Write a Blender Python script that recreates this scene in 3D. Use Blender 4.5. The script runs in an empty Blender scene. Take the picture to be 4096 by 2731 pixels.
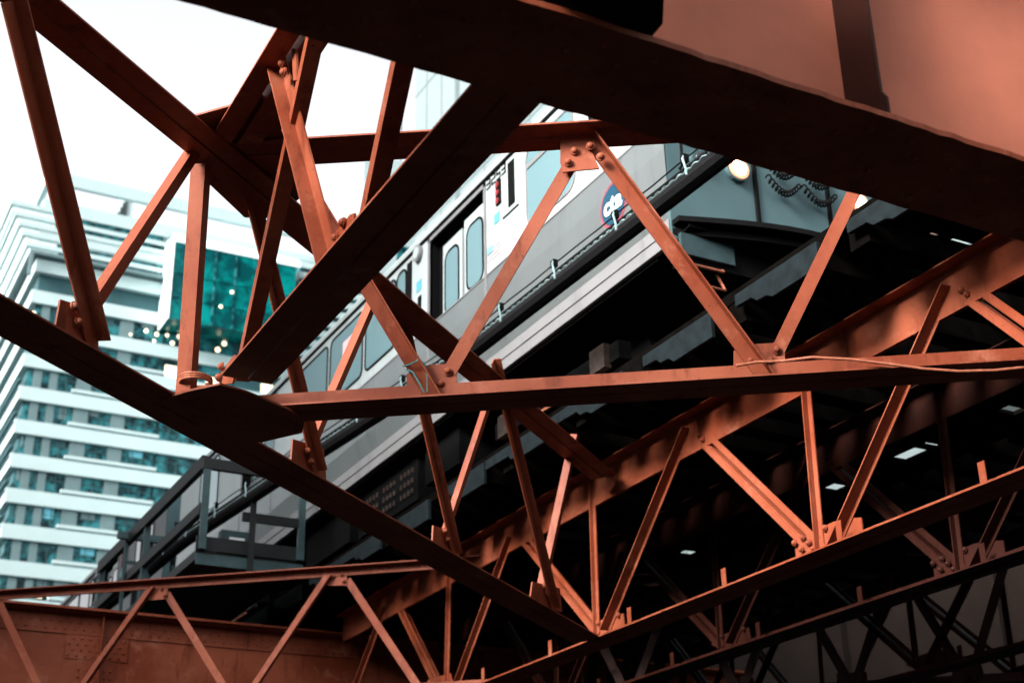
import bpy, bmesh, math, random
from mathutils import Vector as V, Matrix
random.seed(11)
SC = bpy.context.scene
COL = SC.collection

# ------------------------------------------------------------------ camera
# world: X across the tracks, Y along them (away), Z up, ground at 0, eye 1.5 m
EYE = V((0, 0, 1.5))
FPX, CX, CY = 5765.0, 2048.0, 1365.5          # focal length in pixels of the 4096 px frame
AZ, PT, RO = math.radians(28.61), math.radians(24.19), math.radians(-1.19)
cf = V((math.sin(AZ) * math.cos(PT), math.cos(AZ) * math.cos(PT), math.sin(PT)))
cr = V((math.cos(AZ), -math.sin(AZ), 0))
cu = cr.cross(cf)
cr, cu = cr * math.cos(RO) + cu * math.sin(RO), -cr * math.sin(RO) + cu * math.cos(RO)
cam = bpy.data.objects.new('camera', bpy.data.cameras.new('camera'))
COL.objects.link(cam)
cam.matrix_world = Matrix((( cr.x, cu.x, -cf.x, EYE.x), (cr.y, cu.y, -cf.y, EYE.y), (cr.z, cu.z, -cf.z, EYE.z), (0, 0, 0, 1)))
cam.data.sensor_width = 36
cam.data.lens = FPX / 4096 * 36
cam.data.clip_start = 0.1
cam.data.clip_end = 3000
cam.data.dof.use_dof = True
cam.data.dof.focus_distance = 8.2
cam.data.dof.aperture_fstop = 2.5
SC.camera = cam

S = 0.57422                                    # survey sheet is 2352 px wide
def ray(x, y):
    return cf + cr * ((x / S - CX) / FPX) - cu * ((y / S - CY) / FPX)
def onz(x, y, z):                              # survey point -> point at height z
    r = ray(x, y); return EYE + r * ((z - EYE.z) / r.z)
def onp(x, y, p, n):                           # survey point -> point on a plane
    r = ray(x, y); return EYE + r * ((p - EYE).dot(n) / r.dot(n))
def onx(x, y, X): return onp(x, y, V((X, 0, 0)), V((1, 0, 0)))
def ony(x, y, Y): return onp(x, y, V((0, Y, 0)), V((0, 1, 0)))

# ------------------------------------------------------------------ materials
def nodes(name):
    m = bpy.data.materials.new(name); m.use_nodes = True
    nt = m.node_tree; b = nt.nodes['Principled BSDF']
    return m, nt, b
def noise(nt, scale, detail=5, rough=.6, stretch=None):
    tc = nt.nodes.new('ShaderNodeNewGeometry'); n = nt.nodes.new('ShaderNodeTexNoise')
    n.inputs['Scale'].default_value = scale; n.inputs['Detail'].default_value = detail; n.inputs['Roughness'].default_value = rough
    if stretch:
        mp = nt.nodes.new('ShaderNodeMapping'); mp.inputs['Scale'].default_value = stretch
        nt.links.new(tc.outputs['Position'], mp.inputs['Vector']); nt.links.new(mp.outputs[0], n.inputs['Vector'])
    else:
        nt.links.new(tc.outputs['Position'], n.inputs['Vector'])
    return n.outputs['Fac']
def ramp(nt, fac, a, b):
    r = nt.nodes.new('ShaderNodeMapRange'); r.inputs[1].default_value = a; r.inputs[2].default_value = b
    nt.links.new(fac, r.inputs[0]); return r.outputs[0]
def mix(nt, fac, a, b):
    m = nt.nodes.new('ShaderNodeMix'); m.data_type = 'RGBA'
    if isinstance(fac, (int, float)): m.inputs[0].default_value = fac
    else: nt.links.new(fac, m.inputs[0])
    for i, c in ((6, a), (7, b)):
        if isinstance(c, tuple): m.inputs[i].default_value = (*c, 1)
        else: nt.links.new(c, m.inputs[i])
    return m.outputs[2]
def bump(nt, b, fac, strength, dist=.01):
    bp = nt.nodes.new('ShaderNodeBump'); bp.inputs['Strength'].default_value = strength; bp.inputs['Distance'].default_value = dist
    nt.links.new(fac, bp.inputs['Height']); nt.links.new(bp.outputs[0], b.inputs['Normal'])
def plain(name, col, rough=.6, metal=0., var=.25, scale=4., spec=.5):
    m, nt, b = nodes(name)
    f = ramp(nt, noise(nt, scale), .3, .7)
    dark = tuple(c * (1 - var) for c in col); lite = tuple(min(1, c * (1 + var * .5)) for c in col)
    nt.links.new(mix(nt, f, dark, lite), b.inputs['Base Color'])
    b.inputs['Roughness'].default_value = rough; b.inputs['Metallic'].default_value = metal
    b.inputs['Specular IOR Level'].default_value = spec
    return m
def emit(name, col, strength):
    m, nt, b = nodes(name)
    b.inputs['Base Color'].default_value = (*col, 1); b.inputs['Emission Color'].default_value = (*col, 1)
    b.inputs['Emission Strength'].default_value = strength
    return m
def paint(name, a, c, rust):
    # oil paint over steel: faded and fresh patches, run-off streaks, rust freckles, dark ledge dust added to cut bounced light
    m, nt, b = nodes(name)
    f1 = ramp(nt, noise(nt, 1.1, 7, .62), .36, .62)
    base = mix(nt, f1, tuple(x * .72 for x in a), c)
    f4 = ramp(nt, noise(nt, 3.3, 6, .7), .56, .68)
    base = mix(nt, f4, base, (c[0] * 1.12, c[1] * 1.45, c[2] * 1.7))
    f2 = ramp(nt, noise(nt, 5.5, 8, .7, (1, 1, .22)), .55, .70)
    base = mix(nt, f2, base, tuple(x * .42 for x in a))
    f3 = ramp(nt, noise(nt, 30.0, 8, .75), .61, .665)
    base = mix(nt, f3, base, rust)
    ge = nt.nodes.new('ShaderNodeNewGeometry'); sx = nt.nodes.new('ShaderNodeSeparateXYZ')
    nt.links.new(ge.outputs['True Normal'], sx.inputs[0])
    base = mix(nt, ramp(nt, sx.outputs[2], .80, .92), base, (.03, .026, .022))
    nt.links.new(base, b.inputs['Base Color'])
    rg = nt.nodes.new('ShaderNodeMapRange'); rg.inputs[3].default_value = .38; rg.inputs[4].default_value = .68
    nt.links.new(noise(nt, 4.0, 5), rg.inputs[0]); nt.links.new(rg.outputs[0], b.inputs['Roughness'])
    b.inputs['Specular IOR Level'].default_value = .18
    bump(nt, b, noise(nt, 38, 6, .7), .3, .004)
    return m
M = {}
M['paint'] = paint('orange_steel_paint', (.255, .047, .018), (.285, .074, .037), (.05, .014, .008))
M['lit_paint'] = plain('lit_salmon_paint', (.50, .155, .095), .6, 0, .22, 1.6, .2)  # paler copy of the steel paint, brighter light on the web put into colour
M['shaded_paint'] = paint('shaded_steel_paint', (.024, .0048, .0024), (.03, .0065, .0035), (.03, .012, .008))  # darker copy of the steel paint, shade put into the colour
M['wood'] = plain('creosoted_wood', (.0036, .0031, .0028), .95, 0, .5, 9, 0.)
M['blue_wood'] = plain('weathered_wood', (.0055, .0105, .013), .8, 0, .6, 9, .15)
M['steel'] = plain('dark_steel', (.0045, .0045, .005), .75, 0, .4, 12, .1)
M['rail'] = plain('rail_steel', (.18, .13, .11), .4, .8, .4, 12)
M['black'] = plain('black_rubber', (.003, .003, .0034), .85, 0, .3, 10, .1)
M['cable'] = plain('cable_sheath', (.007, .007, .008), .8, 0, .4, 30, .1)
M['zinc'] = plain('galvanised_wire', (.35, .50, .52), .4, .6, .3, 30)
M['teal_wire'] = plain('teal_wire', (.03, .22, .22), .45, 0, .3, 30)
M['copper'] = plain('painted_cable', (.42, .13, .07), .5, 0, .3, 30)
M['asphalt'] = plain('asphalt', (.012, .012, .013), .95, 0, .4, 3, .0)
M['kerb'] = plain('kerb_concrete', (.06, .06, .06), .9, 0, .3, 3, .1)
M['road_paint'] = plain('road_paint', (.5, .5, .47), .7, 0, .3, 6)
M['teal_paint'] = plain('teal_grey_paint', (.035, .070, .078), .5, .2, .3, 8)
M['dark_paint'] = plain('dark_blue_grey_paint', (.004, .006, .007), .55, .2, .4, 8)
M['beige'] = plain('beige_wall', (.015, .010, .0085), .95, 0, .3, 1.3, .1)
M['warm_bulb'] = emit('warm_lamp', (1, .80, .52), 1.1)
M['warm_room'] = emit('warm_room', (1, .80, .56), .36)
M['headlight'] = emit('headlamp_glow', (1, .80, .58), 3.)
M['lamp_ring'] = emit('headlamp_reflector_glow', (1, .40, .22), .26)
M['red'] = plain('red_lens', (.30, .02, .025), .3, 0, .2, 6)
M['red_poster'] = plain('red_poster', (.75, .10, .14), .5, 0, .2, 6)
M['pink_poster'] = plain('pink_poster', (.80, .55, .60), .5, 0, .15, 6)
M['blue_ink'] = plain('blue_decal', (.10, .38, .48), .5, 0, .2, 6)
M['logo_blue'] = plain('logo_blue', (.006, .055, .10), .4, 0, .2, 6)
M['logo_white'] = plain('logo_white', (.8, .82, .83), .4, 0, .1, 6)
M['logo_red'] = plain('logo_red', (.30, .06, .085), .4, 0, .1, 6)
M['flag_red'] = plain('flag_grey_red', (.50, .42, .45), .5, 0, .1, 6)
M['flag_blue'] = plain('flag_blue', (.18, .38, .46), .5, 0, .1, 6)

M['tower_panel'] = plain('pale_tower_panel', (.115, .150, .157), .7, 0, .10, .12)
def stainless(name, col, rough, metal):
    m, nt, b = nodes(name)
    f = ramp(nt, noise(nt, 1.2, 6, .6, (1, 1, .5)), .3, .75)
    g = ramp(nt, noise(nt, 3.0, 7, .7, (1, 1, .12)), .55, .75)
    c = mix(nt, f, tuple(x * .82 for x in col), col)
    c = mix(nt, g, c, tuple(x * .6 for x in col))
    nt.links.new(c, b.inputs['Base Color'])
    b.inputs['Metallic'].default_value = metal; b.inputs['Roughness'].default_value = rough
    return m
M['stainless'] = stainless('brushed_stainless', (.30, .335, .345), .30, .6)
M['shaded_metal'] = stainless('shaded_metal', (.11, .13, .14), .45, .4)  # darker copy of the stainless, shade on the second car put into colour
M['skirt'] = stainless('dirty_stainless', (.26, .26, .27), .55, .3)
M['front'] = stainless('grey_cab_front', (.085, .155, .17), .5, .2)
def glass(name, col, rough=.06, spec=.9, dist=0.):
    m, nt, b = nodes(name)
    b.inputs['Base Color'].default_value = (*col, 1); b.inputs['Roughness'].default_value = rough
    b.inputs['Specular IOR Level'].default_value = spec; b.inputs['Metallic'].default_value = .25
    if dist: bump(nt, b, noise(nt, .35, 3, .5), dist, .5)
    return m
M['train_glass'] = glass('train_window_glass', (.20, .34, .38), .12)
M['dark_glass'] = glass('dark_door_glass', (.02, .03, .035), .1)
M['green_glass'] = glass('green_curtain_glass', (.0, .085, .09), .12, .35)
def city_glass(name, d, l, sc):
    m, nt, b = nodes(name)
    f = ramp(nt, noise(nt, sc, 4, .6), .42, .60)
    nt.links.new(mix(nt, f, d, l), b.inputs['Base Color'])
    b.inputs['Roughness'].default_value = .2; b.inputs['Specular IOR Level'].default_value = .2
    return m
M['city_glass'] = city_glass('teal_window_glass', (.000, .014, .018), (.022, .15, .17), 1.1)
M['box_glass'] = city_glass('green_facade_glass', (.0, .045, .050), (.0, .17, .165), .45)
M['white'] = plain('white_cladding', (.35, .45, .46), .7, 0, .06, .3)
M['pale_white'] = plain('pale_cladding', (.64, .80, .81), .7, 0, .05, .1)  # pale copy of the cladding, washed-out glare put into the colour
M['grey_panel'] = plain('grey_panel', (.09, .145, .155), .7, 0, .15, .8)
M['groove'] = plain('dark_groove', (.012, .06, .07), .8, 0, .2, .8)
M['joint'] = plain('panel_joint', (.055, .08, .085), .8, 0, .1, .8)

# ------------------------------------------------------------------ mesh helper
class MB:
    def __init__(s): s.v = []; s.f = []
    def add(s, vs, fs):
        o = len(s.v); s.v += [V(x) for x in vs]; s.f += [tuple(i + o for i in f) for f in fs]; return s
    def box(s, a, b):
        (x0, y0, z0), (x1, y1, z1) = a, b
        return s.add([(x0,y0,z0),(x1,y0,z0),(x1,y1,z0),(x0,y1,z0),(x0,y0,z1),(x1,y0,z1),(x1,y1,z1),(x0,y1,z1)],
                     [(0,3,2,1),(4,5,6,7),(0,1,5,4),(1,2,6,5),(2,3,7,6),(3,0,4,7)])
    def prism(s, p, q, u, w, poly):                 # polygon (u,w) swept from p to q
        n = len(poly)
        vs = [p + u * a + w * b for a, b in poly] + [q + u * a + w * b for a, b in poly]
        return s.add(vs, [tuple(range(n)), tuple(range(2 * n - 1, n - 1, -1))] + [(i, i + n, (i + 1) % n + n, (i + 1) % n) for i in range(n)])
    def plate(s, pts, t):                           # polygon thickened by vector t
        n = len(pts)
        return s.add([V(p) - t * .5 for p in pts] + [V(p) + t * .5 for p in pts],
                     [tuple(range(n)), tuple(range(2 * n - 1, n - 1, -1))] + [(i, i + n, (i + 1) % n + n, (i + 1) % n) for i in range(n)])
    def cyl(s, p, q, r, n=12, r2=None):
        p = V(p); q = V(q); d = (q - p).normalized(); a = d.orthogonal().normalized(); b = d.cross(a); r2 = r if r2 is None else r2
        vs = [p + (a * math.cos(2*math.pi*i/n) + b * math.sin(2*math.pi*i/n)) * r for i in range(n)] + \
             [q + (a * math.cos(2*math.pi*i/n) + b * math.sin(2*math.pi*i/n)) * r2 for i in range(n)]
        return s.add(vs, [tuple(range(n)), tuple(range(2*n-1, n-1, -1))] + [(i, i+n, (i+1) % n+n, (i+1) % n) for i in range(n)])
    def dome(s, p, d, r, h, n=10):
        p = V(p); d = V(d).normalized(); a = d.orthogonal().normalized(); b = d.cross(a); vs = []; fs = []
        rings = [(1, 0), (.92, .45), (.62, .82), (.25, .98)]
        for k, hh in rings:
            vs += [p + (a*math.cos(2*math.pi*i/n) + b*math.sin(2*math.pi*i/n))*r*k + d*h*hh for i in range(n)]
        for k in range(len(rings)-1):
            fs += [(k*n+i, k*n+(i+1) % n, (k+1)*n+(i+1) % n, (k+1)*n+i) for i in range(n)]
        fs += [tuple(range((len(rings)-1)*n, len(rings)*n)), tuple(range(n-1, -1, -1))]
        return s.add(vs, fs)
    def tube(s, pts, r, n=8):
        pts = [V(p) for p in pts]; o = len(s.v); a = None
        for k, p in enumerate(pts):
            d = (pts[min(k+1, len(pts)-1)] - pts[max(k-1, 0)]).normalized()
            a = d.orthogonal().normalized() if a is None else (a - d * a.dot(d)).normalized()
            b = d.cross(a)
            s.v += [p + (a*math.cos(2*math.pi*i/n) + b*math.sin(2*math.pi*i/n))*r for i in range(n)]
        m = len(pts)
        for k in range(m-1):
            s.f += [(o+k*n+i, o+k*n+(i+1) % n, o+(k+1)*n+(i+1) % n, o+(k+1)*n+i) for i in range(n)]
        s.f += [tuple(o+i for i in range(n-1, -1, -1)), tuple(o+(m-1)*n+i for i in range(n))]
        return s
    def build(s, name, mat, parent=None, smooth=False, bevel=0):
        me = bpy.data.meshes.new(name)
        org = V((0, 0, 0))
        q = parent
        while q is not None: org = org + q.location; q = q.parent
        me.from_pydata([tuple(v - org) for v in s.v], [], s.f)
        bm = bmesh.new(); bm.from_mesh(me); bmesh.ops.recalc_face_normals(bm, faces=bm.faces); bm.to_mesh(me); bm.free()
        if smooth:
            for p in me.polygons: p.use_smooth = True
        o = bpy.data.objects.new(name, me); COL.objects.link(o)
        me.materials.append(M[mat])
        if parent is not None: o.parent = parent
        if bevel:
            bv = o.modifiers.new('bevel', 'BEVEL'); bv.width = bevel; bv.segments = 2; bv.limit_method = 'ANGLE'
        return o
def tag(o, label, cat, group=None, kind=None):
    if label: o['label'] = label
    if cat: o['category'] = cat
    if group: o['group'] = group
    if kind: o['kind'] = kind
    return o
def thing(name, loc, label, cat, group=None):
    o = bpy.data.objects.new(name, None); COL.objects.link(o); o.location = loc; o.empty_display_size = .2
    return tag(o, label, cat, group)
def copy_tree(o, parent=None):
    c = o.copy(); COL.objects.link(c)
    if parent is not None: c.parent = parent
    for ch in list(o.children): copy_tree(ch, c)
    return c

# ------------------------------------------------------------------ ground
ST = 'structure'
tag(MB().box((-400, -300, -.3), (600, 900, 0)).build('street', 'asphalt'), None, None, None, ST)
tag(MB().box((-9, -60, .004), (-5, 60, .14)).build('pavement', 'kerb'), None, None, None, ST)
mk = MB()
for k in range(10): mk.box((3.9, -20 + k * 6, .0), (4.05, -17 + k * 6, .004))
tag(mk.build('road_markings', 'road_paint'), None, None, None, ST)

# ------------------------------------------------------------------ lattice trusses
ZL, ZU = 4.47, 5.95
T = .011
def flat(v): return V((v.x, v.y, 0))
def chord(root, name, a, b, z, up, wid=.145, leg=.12, gap=.016, flip=0):
    # double-angle chord: two horizontal legs with a slot, two vertical legs either side of the gusset plane
    a = V((a.x, a.y, z)); b = V((b.x, b.y, z)); d = (b - a).normalized(); u = V((0, 0, 1)).cross(d); w = V((0, 0, 1)) * (1 if up else -1)
    m = MB()
    g = gap * .5
    for s in (1, -1):
        m.prism(a, b, u * s, w, [(g, 0), (g + wid, 0), (g + wid, T), (g + T, T), (g + T, leg), (g, leg)])
    m.build(name, 'paint', root)
def seg(m, p, q, n, w, w2, e, out, off):
    d = (q - p).normalized(); u = n.cross(d).normalized()
    if u.dot(cr) < 0: u = -u
    t = T * .9; h = w * .5
    s = 1 if out > 0 else -1
    pts = [(-h, 0), (h, 0), (h, w2), (h - t, w2), (h - t, t), (-h, t)]
    pts = [(a * (1 if e > 0 else -1), s * (off + b)) for a, b in pts]
    m.prism(p, q, u, n, pts)
def double(m, p, q, n, w):
    d = (q - p).normalized(); u = n.cross(d).normalized(); t = T * .9; g = .018
    for s in (1, -1):
        m.prism(p, q, u * s, n, [(g, .012), (g + w, .012), (g + w, .012 + t), (g + t, .012 + t), (g + t, -.06), (g, -.06)])
class Truss:
    def __init__(s, name, label, cat, lo, hi, group=None):
        # lo, hi: (a,b) world points of lower and upper chord centre lines
        s.lo, s.hi = lo, hi
        c = (lo[0] + lo[1]) * .5
        s.root = thing(name, V((c.x, c.y, ZL)), label, cat, group)
        s.nl = s.norm(lo); s.nh = s.norm(hi)
    def norm(s, ln):
        d = (ln[1] - ln[0]); n = V((d.y, -d.x, 0)).normalized()
        return n if n.dot(EYE - ln[0]) > 0 else -n
    def L(s, x, y): return onp(x, y, s.lo[0], s.nl)
    def H(s, x, y): return onp(x, y, s.hi[0], s.nh)
    def web(s, a, b, w=.085, e=1, out=1, w2=None, dbl=False, name='diagonal', ext=(0., 0.), back=0.):
        # a: sheet point at the upper chord, b: at the lower chord
        p = onp(*a, s.hi[0] - s.nh * back, s.nh); q = s.L(*b); d = (q - p)
        p = p - d * ext[0]; q = q + d * ext[1]
        n = ((s.nl + s.nh) * .5); d = d.normalized(); n = (n - d * n.dot(d)).normalized()
        m = MB()
        if dbl: double(m, p, q, n, w)
        else: seg(m, p, q, n, w, w2 or w * .9, e, out, .008)
        return m.build(name, 'paint', s.root)
    def gusset(s, pts, low=True, bolts=(), name='gusset_plate', front=.013):
        f = s.L if low else s.H; n = s.nl if low else s.nh
        g = MB().plate([f(*p) for p in pts], n * .012).build(name, 'paint', s.root)
        for (bx, by, off) in bolts:
            p = f(bx, by) + n * off
            m = MB(); m.cyl(p - n * .004, p + n * .006, .026, 16); m.dome(p + n * .006, n, .021, .020)
            m.build('bolt', 'paint', g, smooth=False)
        return g

def line_to_x(p, q, t0, X):
    d = (q - p).normalized()
    return (p + d * t0, p + d * ((X - p.x) / d.x))
def line_through(p, q, t0, t1):
    d = (q - p).normalized(); return (p + d * t0, p + d * t1)

# near brace crossing from upper left to lower right -----------------------------------------
T1 = Truss('lattice_brace', 'big lattice brace from the upper left corner to the lower right, before the tower', 'brace',
           line_to_x(onz(0, 727, ZL), onz(995, 1276, ZL), -2.2, 7.04),
           line_to_x(onz(64, 0, ZU), onz(1000, 776, ZU), -2.0, 7.04))
chord(T1.root, 'upper_chord', *T1.hi, ZU, True, .125, .10)
chord(T1.root, 'lower_chord', *T1.lo, ZL, True, .150, .10)
T1.web((12, 5), (208, 790), .10, 1, 1, .085)
T1.web((436, 380), (196, 745), .062, -1, -1, .075, ext=(.10, 0), back=.09)
T1.web((478, 425), (446, 910), .062, -1, -1, .10, name='post', ext=(.10, 0), back=.09)
T1.web((566, 455), (722, 1085), .075, 1, 1, .07, back=.12)
T1.web((872, 680), (708, 1060), .050, -1, -1, .065, ext=(.1, 0), back=.09)
T1.web((905, 690), (1040, 1275), .075, 1, 1, .06, back=.12)
T1.web((1150, 860), (1022, 1250), .050, -1, -1, .05)
T1.web((1128, 830), (1268, 1400), .085, 1, 1, .065)
T1.web((1330, 1000), (1250, 1365), .060, -1, -1, .07)
T1.gusset([(126, 748), (137, 688), (226, 715), (224, 800), (170, 790)], True, [(159, 706, .03), (169, 742, .03), (212, 741, .013)])
T1.gusset([(666, 1075), (671, 1008), (742, 1030), (748, 1100)], True, [(697, 1037, .03), (705, 1062, .03)])
T1.gusset([(991, 1262), (994, 1206), (1050, 1225), (1055, 1290)], True, [(1013, 1220, .03), (1020, 1240, .03)])
T1.gusset([(1215, 1385), (1222, 1335), (1285, 1350), (1290, 1405)], True, [(1243, 1345, .03), (1250, 1362, .03)])
# horizontal node plates
def node_plate(root, pts, z, rivets):
    m = MB().plate([onz(*p, z) for p in pts], V((0, 0, .012)))
    for (x, y) in rivets: m.dome(onz(x, y, z - .006), (0, 0, -1), .020, .016)
    m.build('node_plate', 'paint', root)
plate_low = [(368, 917), (430, 897), (505, 881), (565, 898), (660, 937), (700, 962), (694, 992), (640, 1004), (600, 1014), (540, 1003), (470, 985)]
def inside(x, y, poly):
    hit = False
    for (xa, ya), (xb, yb) in zip(poly, poly[1:] + poly[:1]):
        if (ya > y) != (yb > y) and x < (xb - xa) * (y - ya) / (yb - ya) + xa: hit = not hit
    return hit
rv = [(400 + 27 * i + 9 * j, 905 + 22 * j + 6 * i) for i in range(12) for j in range(5)]
rv = [(x, y) for x, y in rv if all(inside(x + dx, y + dy, plate_low) for dx, dy in ((7, 0), (-7, 0), (0, 7), (0, -7)))]
node_plate(T1.root, plate_low, ZL - .009, rv)
node_plate(T1.root, [(447, 265), (553, 235), (600, 215), (652, 288), (645, 300), (700, 338), (702, 398), (690, 452), (640, 500), (562, 498), (435, 378)], ZU + .055, [])

# second brace toward upper right, parallel to the tracks --------------------------------------
T2 = Truss('lattice_brace', 'lattice brace rising to the upper right under the black girder, two pink members against sky', 'brace',
           line_through(onz(560, 880, 4.54), onz(1165, 215, 4.54), .05, (onz(1165, 215, 4.54) - onz(560, 880, 4.54)).length + .24),
           line_through(onz(560, 300, ZU), onz(697, 85, ZU), -.2, 3.3))
chord(T2.root, 'upper_chord', *T2.hi, ZU + .012, True, .12, .11, .035)
chord(T2.root, 'lower_chord', *T2.lo, 4.54, True, .135, .09)
T2.web((648, 118), (775, 602), .085, -1, 1, .085)
T2.web((911, 80), (815, 545), .075, 1, -1, .085)
T2.web((672, 225), (536, 868), .062, 1, -1, .080, ext=(.20, 0))
T2.gusset([(771, 560), (773, 534), (806, 494), (816, 490), (815, 530), (782, 575)], True, [(795, 513, .013), (778, 548, .013)])
T2.gusset([(505, 885), (512, 850), (540, 815), (548, 830), (536, 880)], True, [(518, 843, .02), (511, 868, .02)])
g = T2.gusset([(672, 112), (682, 114), (684, 185), (676, 186)], False, [(662, 150, .03), (666, 170, .03)])

# cross frame running to the right --------------------------------------------------------------
T3 = Truss('lattice_brace', 'lattice brace before the silver train, bolted gusset plates on its level lower bar', 'brace',
           line_through(onz(640, 960, ZL), onz(2352, 856, ZL), -.30, 6.4),
           line_through(onz(720, 357, ZU), onz(1500, 311, ZU), -.6, 4.9))
chord(T3.root, 'upper_chord', *T3.hi, ZU + .026, True, .135, .06)
chord(T3.root, 'lower_chord', *T3.lo, ZL + .022, True, .125, .118)
T3.web((662, 360), (1005, 930), .088, 1, 1, .07)
T3.web((1318, 362), (1015, 880), .082, -1, -1, .06)
T3.web((1338, 300), (1765, 880), .085, 1, 1, .07)
T3.web((2010, 340), (1775, 828), .075, -1, -1, .06)
T3.gusset([(934, 930), (935, 860), (985, 838), (1049, 836), (1050, 920)], True, [(1030, 855, .013), (1014, 884, .013), (953, 857, .025), (967, 883, .025)])
T3.gusset([(1685, 870), (1685, 806), (1732, 791), (1800, 787), (1806, 862)], True, [(1784, 806, .013), (1770, 831, .013), (1704, 809, .025), (1723, 833, .025)])
T3.gusset([(1287, 320), (1345, 318), (1377, 388), (1315, 394), (1293, 397), (1287, 376)], False, [(1320, 350, .013), (1305, 376, .013), (1356, 341, .025), (1380, 366, .025)])

# far cross frame at lower left -------------------------------------------------------------------
hi4 = line_through(onz(0, 1360, ZU), onz(1000, 1289, ZU), -3.0, 6.0)
T4 = Truss('lattice_brace', 'small lattice brace crossing the lower left corner below the building', 'brace',
           (V((hi4[0].x, hi4[0].y, ZL)), V((hi4[1].x, hi4[1].y, ZL))), hi4)
chord(T4.root, 'upper_chord', *T4.hi, ZU, False, .12, .09)
chord(T4.root, 'lower_chord', *T4.lo, ZL, True, .12, .12)
for a, b, w, e, o in (((-8, 1372), (85, 1568), .085, -1, -1), ((352, 1345), (195, 1568), .09, 1, 1), ((382, 1362), (509, 1568), .085, -1, -1),
                      ((757, 1318), (590, 1568), .09, 1, 1), ((797, 1330), (955, 1568), .085, -1, -1)):
    T4.web(a, b, w, e, o, .07, ext=(0, .75))
T4.gusset([(341, 1378), (352, 1344), (387, 1340), (384, 1375)], False, [(372, 1353, .013), (379, 1368, .013), (352, 1352, .025)])
T4.gusset([(752, 1344), (757, 1316), (798, 1310), (796, 1344)], False, [(785, 1320, .013), (790, 1335, .013), (765, 1324, .025)])

# stringers under the tracks: lattice girders parallel to the rails --------------------------------
def stringer(X, label):
    t = Truss('lattice_girder', label, 'girder', (V((X, 4.2, ZL)), V((X, 18.1, ZL))), (V((X, 4.2, 6.0)), V((X, 18.1, 6.0))), 'lattice girders under the tracks')
    m = MB()
    for s in (1, -1):
        m.prism(V((X, 4.2, 6.15)), V((X, 18.1, 6.15)), V((s, 0, 0)), V((0, 0, -1)), [(.008, 0), (.14, 0), (.14, .012), (.02, .012), (.02, .34), (.008, .34)])
    m.build('upper_chord', 'paint', t.root)
    chord(t.root, 'lower_chord', V((X, 4.2, 0)), V((X, 18.1, 0)), ZL, True, .15, .075)
    for k in range(9):
        y = 5 + k * 1.45
        MB().box((X - .15, y, ZL + .012), (X - .143, y + .06, ZL + .16)).build('clip_angle', 'paint', t.root)
    t.web((1590, 985), (1400, 1450), .05, -1, 1, .095)
    t.web((1602, 988), (1892, 1272), .062, dbl=True)
    t.web((1850, 790), (1893, 1275), .055, -1, 1, .06, name='post')
    t.web((2190, 660), (1922, 1268), .045, -1, 1, .10)
    t.web((2200, 650), (2480, 850), .062, dbl=True)
    t.web((1364, 1060), (1377, 1455), .05, -1, 1, .05, name='post')
    t.web((1195, 1222), (1375, 1445), .055, dbl=True)
    t.web((1180, 1235), (1072, 1530), .045, -1, 1, .075, ext=(0, .12))
    t.web((1037, 1310), (1031, 1575), .045, -1, 1, .045, name='post', ext=(0, .06))
    t.web((905, 1365), (1008, 1575), .045, dbl=True, ext=(0, .06))
    t.web((890, 1395), (818, 1590), .045, -1, 1, .07, ext=(0, .3))
    t.gusset([(1827, 1248), (1859, 1225), (1915, 1198), (1942, 1190), (1979, 1188), (1986, 1246), (1902, 1280), (1832, 1310)], True,
             [(1851, 1236, .03), (1864, 1247, .03), (1876, 1260, .03), (1899, 1213, .02), (1832, 1247, .03), (1848, 1262, .03)])
    t.gusset([(1352, 1450), (1372, 1428), (1400, 1415), (1432, 1408), (1437, 1448), (1390, 1470)], True, [(1378, 1430, .02), (1424, 1412, .02)])
    t.gusset([(1570, 950), (1625, 925), (1632, 1005), (1575, 1030)], False, [(1612, 1000, .03), (1620, 1010, .03)])
    t.gusset([(975, 1580), (985, 1560), (1035, 1545), (1042, 1570)], True)
    t.gusset([(2160, 640), (2225, 600), (2235, 690), (2175, 715)], False, [(2215, 668, .03), (2228, 677, .03)])
    return t
S1 = stringer(7.2, 'nearest track girder, its orange web members fanning from gusset plates at lower right')
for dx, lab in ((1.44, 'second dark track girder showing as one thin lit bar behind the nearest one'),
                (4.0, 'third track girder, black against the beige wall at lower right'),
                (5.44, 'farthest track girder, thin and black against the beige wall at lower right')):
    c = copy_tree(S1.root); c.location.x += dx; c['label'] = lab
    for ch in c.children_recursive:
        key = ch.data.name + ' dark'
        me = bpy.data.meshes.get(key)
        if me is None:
            me = ch.data.copy(); me.name = key; me.materials.clear(); me.materials.append(M['shaded_paint'])
        ch.data = me

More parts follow.
